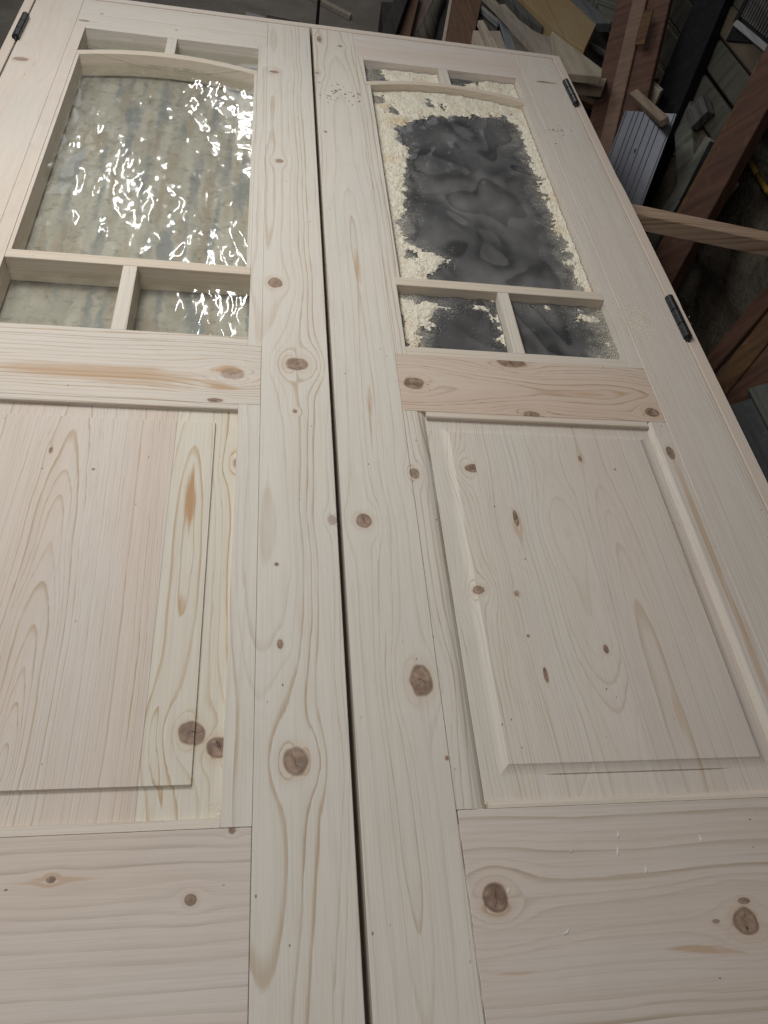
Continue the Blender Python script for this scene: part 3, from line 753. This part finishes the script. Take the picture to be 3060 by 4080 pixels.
def backing():  # blotchy view refracted by the wavy glass, painted as board colour
    M = Mat("refraction_board", .8, .2)
    X = M.X + (M.noise(M.X, M.Y, 0.0, 38.0, 2.0) - .5) * .016 + (M.noise(M.X, M.Y, 1.0, 120.0, 1.0) - .5) * .006
    Y = M.Y + (M.noise(M.X, M.Y, 6.0, 38.0, 2.0) - .5) * .035
    a = M.noise(X * 36.0, Y * 4.5, 0.0, 1.0, 1.5, .6); b = M.noise(X * 40.0, Y * 4.0, 5.0, 1.0, 1.0, .6); d = M.noise(X * 38.0, Y * 5.0, 9.0, 1.0, 1.0)
    c = M.mix(a.step(.38, .62), (.55, .505, .435), (.45, .41, .35))
    c = M.mix(b.step(.49, .66) * .85, c, (.27, .28, .29))
    c = M.mix(d.step(.52, .67) * .6, c, (.42, .325, .235))
    c = M.mix(M.noise(X, Y, 2.0, 55.0, 3.0, .7).step(.50, .72) * .6, c, (.19, .178, .152))
    c = M.mix(M.noise(X, Y, 3.0, 75.0, 1.0, .7).step(.56, .70) * .35, c, (.56, .53, .48))
    M.color(c); return M.m
o = board("refraction_board", -.60, -.03, -1.20, -.06, -.070, -.050, backing(), None, .001)  # added board that carries the painted refraction
tag(o, "old stained board lying under the left door's clear glass", "board")

M_saw_t = pine("trestle_timber", 'x', 70.0, pith=-.20, h0=.03, freq=95, hn=.01, contrast=.75, early=(.42, .30, .21), late=(.22, .13, .075), pink=.4, sharp=.3)
TR = thing("trestle", (.55, -.47, -.75), "pale softwood trestle carrying the doors, its beam running out to the right", "trestle")
def P3(name, poly, t, mat, parent=None, bev=.0015, label=None):
    """prism from plan polygon (x,y) at height z: top face at z, thickness t"""
    z = poly[0][2]
    return prism(name, [(x, y) for x, y, _ in poly], z - t, z, mat, parent, bev, label)
P3("beam", [(-.75, -.160, -.1055), (1.30, -.572, -.1055), (1.285, -.612, -.1055), (-.76, -.200, -.1055)], .038, M_saw_t, TR)
M_leg = plain_wood("trestle_leg", (.36, .26, .19), (.26, .17, .11), 'z', seed=4)
plank3("leg", (1.115, -.57, -.145), (1.20, -.735, -.75), (-.6, -.8, 0.1), .05, .03, M_leg, TR)
plank3("leg", (1.19, -.54, -.145), (1.25, -.40, -.75), (-.6, .8, 0.1), .05, .03, M_leg, TR)
plank3("leg", (-.6, -.20, -.17), (-.66, -.36, -.75), (.2, -.9, .1), .06, .03, M_leg, TR)
plank3("leg", (-.6, -.18, -.17), (-.66, -.02, -.75), (.2, .9, .1), .06, .03, M_leg, TR)

# ---- timber heap beyond the head of the doors
W = plain_wood
m_pale = W("pale_offcut", (0.4600, 0.3900, 0.3072), (0.3800, 0.3000, 0.2304), 'y', seed=1)
m_pale2 = W("pale_plywood", (0.4125, 0.3515, 0.2700), (0.3469, 0.2812, 0.2070), 'y', seed=2, lines=120)
m_grey = W("weathered_grey", (0.1183, 0.1137, 0.1050), (0.0637, 0.0592, 0.0525), 'y', seed=3)
m_dark = W("dark_timber", (.040, .034, .030), (.020, .016, .014), 'y', seed=4)
m_brown = W("brown_timber", (0.1632, 0.0884, 0.0495), (0.1056, 0.0558, 0.0315), 'y', seed=5)
m_red = W("mahogany", (0.1224, 0.0612, 0.0418), (0.0765, 0.0378, 0.0266), 'z', seed=6)
m_red2 = W("mahogany_pale", (0.2100, 0.1312, 0.0964), (0.1680, 0.1050, 0.0711), 'z', seed=7)
m_orange = W("orange_brown", (0.1275, 0.0680, 0.0320), (0.0750, 0.0400, 0.0200), 'z', seed=8)
m_yel = pine("yellow_pine", 'y', 80.0, pith=.5, h0=.1, freq=60, knots=[(.945, .80, .02, .014, 1), (.905, .71, .02, .014, 1)], early=(.36, .25, .12), late=(.24, .14, .06), contrast=.4)
m_wg = W("weathered_green", (0.0949, 0.0877, 0.0680), (0.0577, 0.0526, 0.0400), 'z', seed=9, lines=90)
m_wgb = W("weathered_brown_green", (0.1200, 0.0930, 0.0644), (0.0720, 0.0570, 0.0392), 'y', seed=31, lines=70)
m_wg2 = W("weathered_pale_green", (0.1815, 0.1774, 0.1463), (0.0990, 0.0949, 0.0770), 'z', seed=10, lines=90)
m_blk = W("black_timber", (0.0102, 0.0102, 0.0120), (0.0060, 0.0060, 0.0072), 'z', seed=11)
def heap(name, poly, t, mat, label, cat, bev=.0015, group="timber offcuts heaped beyond the doors"):
    o = P3(name, poly, t, mat, None, bev); return tag(o, label, cat, group)
Zs = lambda pts, z: [(x, y, z) for x, y in pts]
heap("pine_stick", Zs([(.07, 2.34), (.095, 2.36), (.309, 2.147), (.298, 2.115)], -.728), .022, m_pale, "short pale stick lying on the concrete floor", "stick", group=None)
bm = bmesh.new(); tube(bm, (.066, .86, -.75), (.07, .80, .45), .0055, .0055, 10)
tag(build("metal_rod", bm, M_black), "thin black rod standing upright beyond the head of the doors", "rod")
heap("dark_beam", Zs([(.40, 1.33), (.455, 1.35), (.325, .79), (.277, .79)], -.30), .07, m_dark, "black weathered beam end nearest the bare floor", "beam")
heap("beam_side", Zs([(.458, 1.357), (.49, 1.365), (.388, .86), (.345, .86)], -.335), .04, m_brown, "dark brown side of the black beam, added as a separate piece", "plank")  # side face of the black beam, modelled as its own piece
np_ = thing("numbered_plank", (.48, 1.2, -.42), "pale brown plank with a circled pencil number", "plank", "timber offcuts heaped beyond the doors")
P3("plank_body", Zs([(.49, 1.457), (.572, 1.484), (.439, .93), (.395, .935)], -.37), .03, W("number_plank", (.24, .175, .14), (.18, .125, .10), 'y', seed=12), np_)
cu = bpy.data.curves.new("number", 'FONT'); cu.body = "2"; cu.size = .03; cu.align_x = 'CENTER'; cu.align_y = 'CENTER'
to = bpy.data.objects.new("number", cu); COL.objects.link(to)
dg = bpy.context.evaluated_depsgraph_get(); me = bpy.data.meshes.new_from_object(to.evaluated_get(dg)); bpy.data.objects.remove(to)
me.materials.append(M_black)
no = bpy.data.objects.new("number", me); COL.objects.link(no); no.parent = np_; no.matrix_parent_inverse = INV[np_.name]; no.location = (.515, 1.27, -.3696)
bm = bmesh.new(); K = 24
ri = [[bm.verts.new((.515 + r * math.cos(k * 6.2832 / K), 1.27 + 1.5 * r * math.sin(k * 6.2832 / K), -.3696)) for k in range(K)] for r in (.0175, .0195)]
for k in range(K): bm.faces.new((ri[0][k], ri[1][k], ri[1][(k + 1) % K], ri[0][(k + 1) % K]))
build("circle_mark", bm, M_black, np_)
# split branch with bark: lumpy tapered tube
def branch(name, pts, radii, mat, label):
    bm = bmesh.new(); R = []
    for p, r in zip(pts, radii):
        R.append([bm.verts.new((p[0] + r * math.cos(k * .5236) * (1 + .25 * noise.noise(Vector((p[1] * 9, k * 1.3, 0)))), p[1], p[2] + r * math.sin(k * .5236))) for k in range(12)])
    for a, b in zip(R, R[1:]):
        for k in range(12): bm.faces.new((a[k], a[(k + 1) % 12], b[(k + 1) % 12], b[k]))
    bm.faces.new(R[0]); bm.faces.new(R[-1][::-1]); bmesh.ops.recalc_face_normals(bm, faces=bm.faces)
    return tag(build(name, bm, mat, smooth=True), label, "branch", "timber offcuts heaped beyond the doors")
branch("branch", [(.575, 1.45, -.32), (.545, 1.25, -.325), (.50, 1.10, -.33), (.475, 1.0, -.335), (.455, .93, -.34), (.44, .86, -.345)],
       [.022, .024, .027, .032, .036, .034], W("bark", (.10, .085, .065), (.05, .04, .03), 'y', seed=13), "grey brown split branch between the numbered plank and a black post")
heap("black_post", Zs([(.585, 1.44), (.64, 1.455), (.535, .86), (.475, .86)], -.335), .08, m_dark, "black square post lying left of the wide brown board", "post")
heap("brown_board", Zs([(.558, 1.075), (.674, 1.114), (.538, .56), (.455, .565)], -.22), .028, m_brown, "wide flat brown board with a pale sawn left edge", "board")
heap("pale_edge_strip", Zs([(.545, 1.07), (.5565, 1.074), (.4535, .565), (.442, .565)], -.222), .02, m_pale, "thin pale strip along the brown board's left edge", "strip")
heap("pine_offcut", Zs([(.561, .683), (.657, .708), (.653, .50), (.525, .50)], -.205), .02, m_pale, "broad pale pine offcut under a bent screw", "offcut")
heap("pine_lath", Zs([(.576, .709), (.595, .715), (.617, .46), (.590, .46)], -.183), .018, m_pale, "slim pale lath crossing the broad pale offcut", "lath")
heap("metal_strip", Zs([(.636, .727), (.659, .692), (.648, .405), (.618, .405)], -.160), .006, W("grey_steel", (.20, .205, .215), (.15, .155, .165), 'y', rough=.45, seed=14), "flat grey metal strip lying over the pale offcuts", "strip")
heap("weathered_block", Zs([(.648, 1.022), (.699, .879), (.671, .818), (.623, .921)], -.25), .06, m_grey, "short weathered grey block with split end grain", "block")
heap("grey_lath", Zs([(.641, .988), (.686, .867), (.68, .841), (.634, .958)], -.228), .018, W("pale_grey", (.30, .29, .28), (.22, .21, .20), 'y', seed=15), "narrow pale grey lath lying on the weathered block", "lath")
heap("white_board", Zs([(.724, 1.045), (.775, 1.062), (.77, .867), (.736, .90)], -.24), .02, m_pale2, "small whitish board behind the long shaped plank", "board")
heap("plywood_piece", Zs([(.69, .81), (.735, .727), (.735, .50), (.668, .50)], -.212), .012, m_pale2, "pale plywood piece showing below the shaped plank", "plywood")
heap("shaped_plank", Zs([(.586, .777), (.609, .785), (.637, .68), (.684, .582), (.71, .524), (.736, .501), (.774, .508), (.746, .36), (.685, .36), (.676, .439), (.617, .686)], -.128), .02, W("shaped_plank", (0.3120, 0.2700, 0.2220), (0.2400, 0.1980, 0.1560), 'y', seed=16), "long grey brown plank with a curved cut-out end", "plank")
heap("triangular_board", Zs([(.746, .465), (.848, .239), (.831, .186), (.723, .18), (.717, .264), (.719, .285), (.746, .428)], -.10), .022, m_pale2, "triangular pale plywood offcut against the corner of the lining", "board")
heap("square_offcut", Zs([(.76, .293), (.90, .307), (.875, .247), (.775, .240)], -.15), .03, m_pale2, "pale square offcut under the triangular plywood", "offcut")
heap("yellow_plank", Zs([(.78, 1.031), (.971, 1.09), (1.03, .86), (.929, .63), (.896, .677), (.828, .841)], -.20), .11, m_yel, "thick yellow pine plank with two dark knots", "plank")
heap("weathered_beam", Zs([(.735, 1.09), (.79, 1.11), (.866, .897), (.828, .811), (.785, .874)], -.215), .07, m_grey, "weathered grey beam lying left of the yellow plank", "beam")
heap("grey_board", Zs([(1.005, 1.25), (1.071, 1.27), (1.137, .993), (1.073, .975)], -.235), .03, W("blue_grey_board", (.17, .17, .175), (.12, .12, .125), 'y', seed=17), "smooth grey board behind the yellow plank", "board")
heap("green_board", Zs([(1.16, 1.38), (1.292, 1.41), (1.198, 1.10), (1.165, 1.087)], -.262), .03, m_wg2, "grey green board farthest back in the heap", "board")
heap("added_baulk", Zs([(.70, 1.6), (1.25, 1.75), (1.20, .62), (.63, .55)], -.34), .09, m_dark, "added broad baulk under the heap of offcuts, dark like its shaded gaps", "baulk")  # added support, its dark colour fills the shaded gaps of the heap
heap("added_low_baulk", Zs([(.36, 1.5), (.68, 1.58), (.62, .60), (.30, .60)], -.44), .10, m_dark, "added low dark baulk under the planks near the bare floor", "baulk")  # added support, dark to stand for shade under the planks
heap("grey_carton_edge", Zs([(-.165, .72), (-.105, .70), (-.10, .50), (-.160, .50)], -.25), .5, W("grey_card", (.26, .25, .25), (.20, .19, .19), 'z', seed=18), "tall grey printed carton standing beyond the left door", "carton", group=None)
heap("brown_case", Zs([(-.10, .73), (.005, .71), (.010, .50), (-.098, .50)], -.255), .49, W("brown_case", (.055, .033, .024), (.04, .022, .016), 'z', seed=19), "dark brown case standing between the grey carton and black rod", "case", group=None)
heap("dark_case", Zs([(-.50, .62), (-.41, .60), (-.40, .42), (-.49, .42)], -.24), .5, m_brown, "dark brown box behind the left door's top rail", "box", group=None)
heap("grey_slab", Zs([(-.40, .62), (-.315, .60), (-.31, .42), (-.395, .42)], -.25), .49, W("grey_slab", (.21, .185, .175), (.17, .15, .14), 'z', seed=20), "dull grey slab standing right of the dark brown box", "slab", group=None)
heap("black_crate", Zs([(-.31, .66), (-.17, .63), (-.165, .44), (-.305, .44)], -.30), .44, W("black_crate", (.02, .018, .016), (.012, .01, .009), 'z', seed=21), "black crate between the grey slab and the grey carton", "crate", group=None)

rk = random.Random(11)
spots = [(.90, 1.28, -.27, .5, 'long thin brown lath at the back of the heap'), (1.02, .62, -.30, 1.9, 'short dusty offcut under the yellow plank'), (1.10, .80, -.29, 2.3, 'dusty lath crossing behind the yellow plank'),
         (1.13, .52, -.33, .9, 'worn brown offcut right of the yellow plank'), (1.00, .44, -.30, 2.6, 'brown lath behind the triangular plywood'), (.82, .96, -.31, 2.2, 'dull stick under the weathered beam'),
         (1.20, .93, -.25, 1.2, 'grey stick lying near the mahogany jamb'), (.95, .42, -.22, .3, 'pale stick resting beside the square offcut')]
for k, (x, y, z, a, lab) in enumerate(spots):
    L = rk.uniform(.10, .22); wd = rk.uniform(.018, .04); c, q = math.cos(a) * L, math.sin(a) * L
    o = plank3("scrap_stick", (x - c, y - q, z + rk.uniform(-.01, .02)), (x + c, y + q, z + rk.uniform(-.02, .03)), (rk.uniform(-.2, .2), rk.uniform(-.3, .1), 1), wd, rk.uniform(.012, .025), [m_brown, m_pale2, m_grey, m_orange][k % 4])
    tag(o, lab, "stick", "timber offcuts heaped beyond the doors")

# ---- things leaning on the right-hand wall
def leaning(name, a, b, up, width, thick, mat, label, cat, ext0=.0, ext1=.3, parent=None, off=0, toff=0):
    o = plank3(name, a, b, up, width, thick, mat, parent, .002, ext0, ext1, None, off, toff)
    return tag(o, label, cat) if parent is None else o
JB = thing("door_jamb", (.78, -.2, -.75), "reddish mahogany door jamb leaning behind the right door", "door jamb")
ja, jb = Vector((.908, .157, -.225)), Vector((.983, .449, .028))
JN = (-.75, -.62, .35)
leaning("jamb_board", ja, jb, JN, .165, .022, m_red, None, None, .62, .5, JB)
leaning("stop", ja, jb, JN, .043, .012, m_red2, None, None, .60, .5, JB, -.006, .012)
plank3("packer", (.952, .283, -.045), (.972, .352, .020), JN, .030, .006, m_orange, JB, .001, 0, 0, None, 0, .008)
leaning("pale_lath", (.985, .196, -.16), (1.024, .396, -.006), JN, .022, .018, m_pale, "thin pale lath standing behind the mahogany jamb", "lath", .35, .4)

AL = thing("threshold_strip", (.80, -.3, -.75), "ribbed aluminium threshold strip with one screw hole", "threshold strip")
aa, ab = Vector((.886, -.086, -.262)), Vector((.930, .018, -.117))
AN = (-.80, -.35, .5)
Malu = Mat("brushed_aluminium", .38, .5); Malu.b.inputs["Metallic"].default_value = .6
Malu.color(Malu.mix(Malu.noise(Malu.X * 3, Malu.Y * 3, Malu.Z * 40, 6.0, 3.0), (.22, .22, .245), (.165, .165, .185)))
plank3("plate", aa, ab, AN, .158, .004, Malu.m, AL, .0006, .45, .01)
for k in (-.075, -.050, -.036, -.018, .004, .026, .042, .0725):
    plank3("rib", aa, ab, AN, .0042, .003, Malu.m, AL, .0006, .45, .01, None, k, .003)
d_ = (ab - aa).normalized(); n_ = Vector(AN); n_ = (n_ - d_ * n_.dot(d_)).normalized()
bm = bmesh.new(); pc = aa + (ab - aa) * .5 + d_.cross(n_) * .0 + n_ * .0012
tube(bm, pc, pc - n_ * .001, .006, .006, 14); build("screw_hole", bm, M_black, AL)
leaning("batten", (.914, .135, -.105), (.921, -.085, -.074), (-.5, -.2, .8), .024, .02, W("batten", (.24, .18, .13), (.17, .12, .085), 'y', seed=22), "short brown batten laid across the top of the aluminium strip", "batten", 0, 0)
heap("pale_wedge", Zs([(1.0, .35), (1.035, .205), (1.02, .19), (.995, .27)], -.12), .04, m_pale2, "pale wedge of board behind the lath and black post", "wedge", group=None)
leaning("black_post", (1.068, .218, -.20), (1.147, .378, .07), (-.85, -.35, .3), .105, .06, m_blk, "tall black square post leaning against the weathered door", "post", .75, .6)
DR = thing("weathered_door", (1.0, .2, -.75), "weathered green-grey boarded door leaning on the wall", "door")
# boards run diagonally across the leaning door: build in its own plane
o0 = Vector((1.073, .08, -.457)); ez = Vector((.243, 0, .970)); ey = Vector((0, 1, 0)); nn = Vector((-.970, 0, .243))
def on(y, s, h=0.0): return o0 + ey * (y - .08) + ez * s + nn * h
for k, z0 in enumerate((-.255, -.165, -.082, -.006, .066, .150, .240, .330)):
    sl = (z0 + .457) / .970; ye = -.105 + (z0 + .03) * .33
    plank3("plank", on(.90, sl + .040), on(ye, sl + .040), nn, (.088, .081, .074, .070, .082, .088, .088, .088)[k], .02, m_wg if k % 3 else m_wgb, DR, .006, 0, 0, None, 0, .005 * (k % 2))
plank3("panel", on(.13, -.28), on(.20, .175), nn, .30, .018, W("weathered_brown", (0.1200, 0.0930, 0.0672), (0.0672, 0.0510, 0.0364), 'z', seed=33, lines=120), DR, .003)
plank3("frame_edge", (1.096, -.02, -.26), (1.12, .205, -.18), (-.9, -.1, .3), .062, .03, m_wg2, DR, .002, .05, .05)
plank3("frame_edge", (1.09, -.03, -.26), (1.112, -.012, -.165), (-.9, -.3, .2), .04, .03, m_wg2, DR, .002, .35, .02)
plank3("bottom_block", (1.10, .12, -.16), (1.115, .10, -.10), (-.9, -.2, .3), .06, .03, m_grey, DR, .002)
leaning("black_strip", (1.040, -.158, -.422), (1.108, -.055, -.155), (-.9, -.3, .25), .040, .03, m_blk, "narrow black strip between the weathered door and brown beam", "strip", .4, .02)
leaning("brown_beam", (1.028, -.245, -.402), (1.124, -.112, -.01), (-.85, -.45, .25), .082, .05, m_red, "dark red brown beam leaning across the weathered door", "beam", .42, .7)
leaning("beam_left_face", (1.018, -.196, -.405), (1.114, -.075, -.02), (-.9, -.35, .25), .032, .02, m_orange, "lighter orange brown left face of the red brown beam, added as a strip", "batten", .42, .7)  # the beam's lighter left face, added as its own strip
HT = thing("ribbed_grille", (1.2, .1, .05), "dark ribbed grille with a grey metal rim at the upper right", "grille")
h0 = Vector((1.188, .246, .055)); hu = Vector((.01, -.205, .012)); hv = Vector((.035, .05, .13)); hn = hu.cross(hv).normalized()
if hn.x > 0: hn = -hn
plank3("backing", h0 + hu * .75 + hv * .0, h0 + hu * .75 + hv * 2.2, hn, .33, .02, m_blk, HT, .002)
for k in range(22):
    p = h0 + hu * (.04 + k * .068)
    plank3("rib", p + hv * .12, p + hv * 2.1, hn, .006, .006, m_grey, HT, .0008, 0, 0, None, 0, .006)
plank3("rim", h0, h0 + hu * 1.55, hn, .016, .02, W("grey_rim", (.30, .29, .28), (.2, .2, .2), 'y', seed=23), HT, .002, 0, 0, None, 0, .012)
plank3("rim", h0, h0 + hv * 2.2, hn, .016, .02, m_blk, HT, .002, 0, 0, None, 0, .012)
leaning("white_strip", (1.153, -.002, -.018), (1.170, .020, .050), (-.9, -.3, .2), .018, .012, W("flaking_white", (.50, .50, .50), (.30, .30, .30), 'z', seed=24), "short flaking white strip below the ribbed grille", "strip", 0, 0)
bm = bmesh.new()
cp = [(1.292, .13, -.175), (1.292, .103, -.203), (1.290, .034, -.211), (1.290, -.037, -.217), (1.290, -.128, -.219), (1.29, -.25, -.215)]
for a_, b_ in zip(cp, cp[1:]): tube(bm, a_, b_, .0075, .0075, 10)
tag(build("cord", bm, W("yellow_cord", (.42, .26, .05), (.30, .18, .03), 'y', seed=25), smooth=True), "dirty yellow cord hanging along the rubble wall", "cord")
leaning("rust_board", (1.018, -.727, -.405), (1.058, -.703, -.215), (-.9, -.3, .2), .05, .025, m_orange, "rust brown board leaning low beside the right door", "board", .30, .3)
leaning("dark_red_board", (1.036, -.768, -.41), (1.068, -.745, -.26), (-.9, -.3, .2), .085, .025, m_red, "wide dark red board under the rust brown board", "board", .30, .3)
leaning("dim_brown_board", (1.065, -.590, -.44), (1.108, -.585, -.21), (-.9, -.2, .2), .045, .02, m_red, "narrow dim brown board above the rust brown board", "board", .28, .3)
m_pg = W("grey_green_paint", (0.0700, 0.0750, 0.0725), (0.0500, 0.0525, 0.0500), 'y', seed=26)
m_pg2 = W("pale_grey_green_paint", (0.1000, 0.1000, 0.0900), (0.0750, 0.0750, 0.0650), 'y', seed=27)
PGD = thing("painted_frame", (.98, -.95, -.75), "grey green painted frame standing low at the right edge", "frame")
plank3("rail", (.985, -.85, -.335), (.985, -1.35, -.335), (-.5, 0, .85), .05, .03, m_pg, PGD)
plank3("rail", (1.02, -.83, -.300), (1.02, -1.35, -.300), (-.5, 0, .85), .05, .03, m_pg2, PGD)
plank3("post", (.99, -.86, -.36), (.99, -.86, -.75), (-.9, -.3, 0), .05, .03, m_pg, PGD)
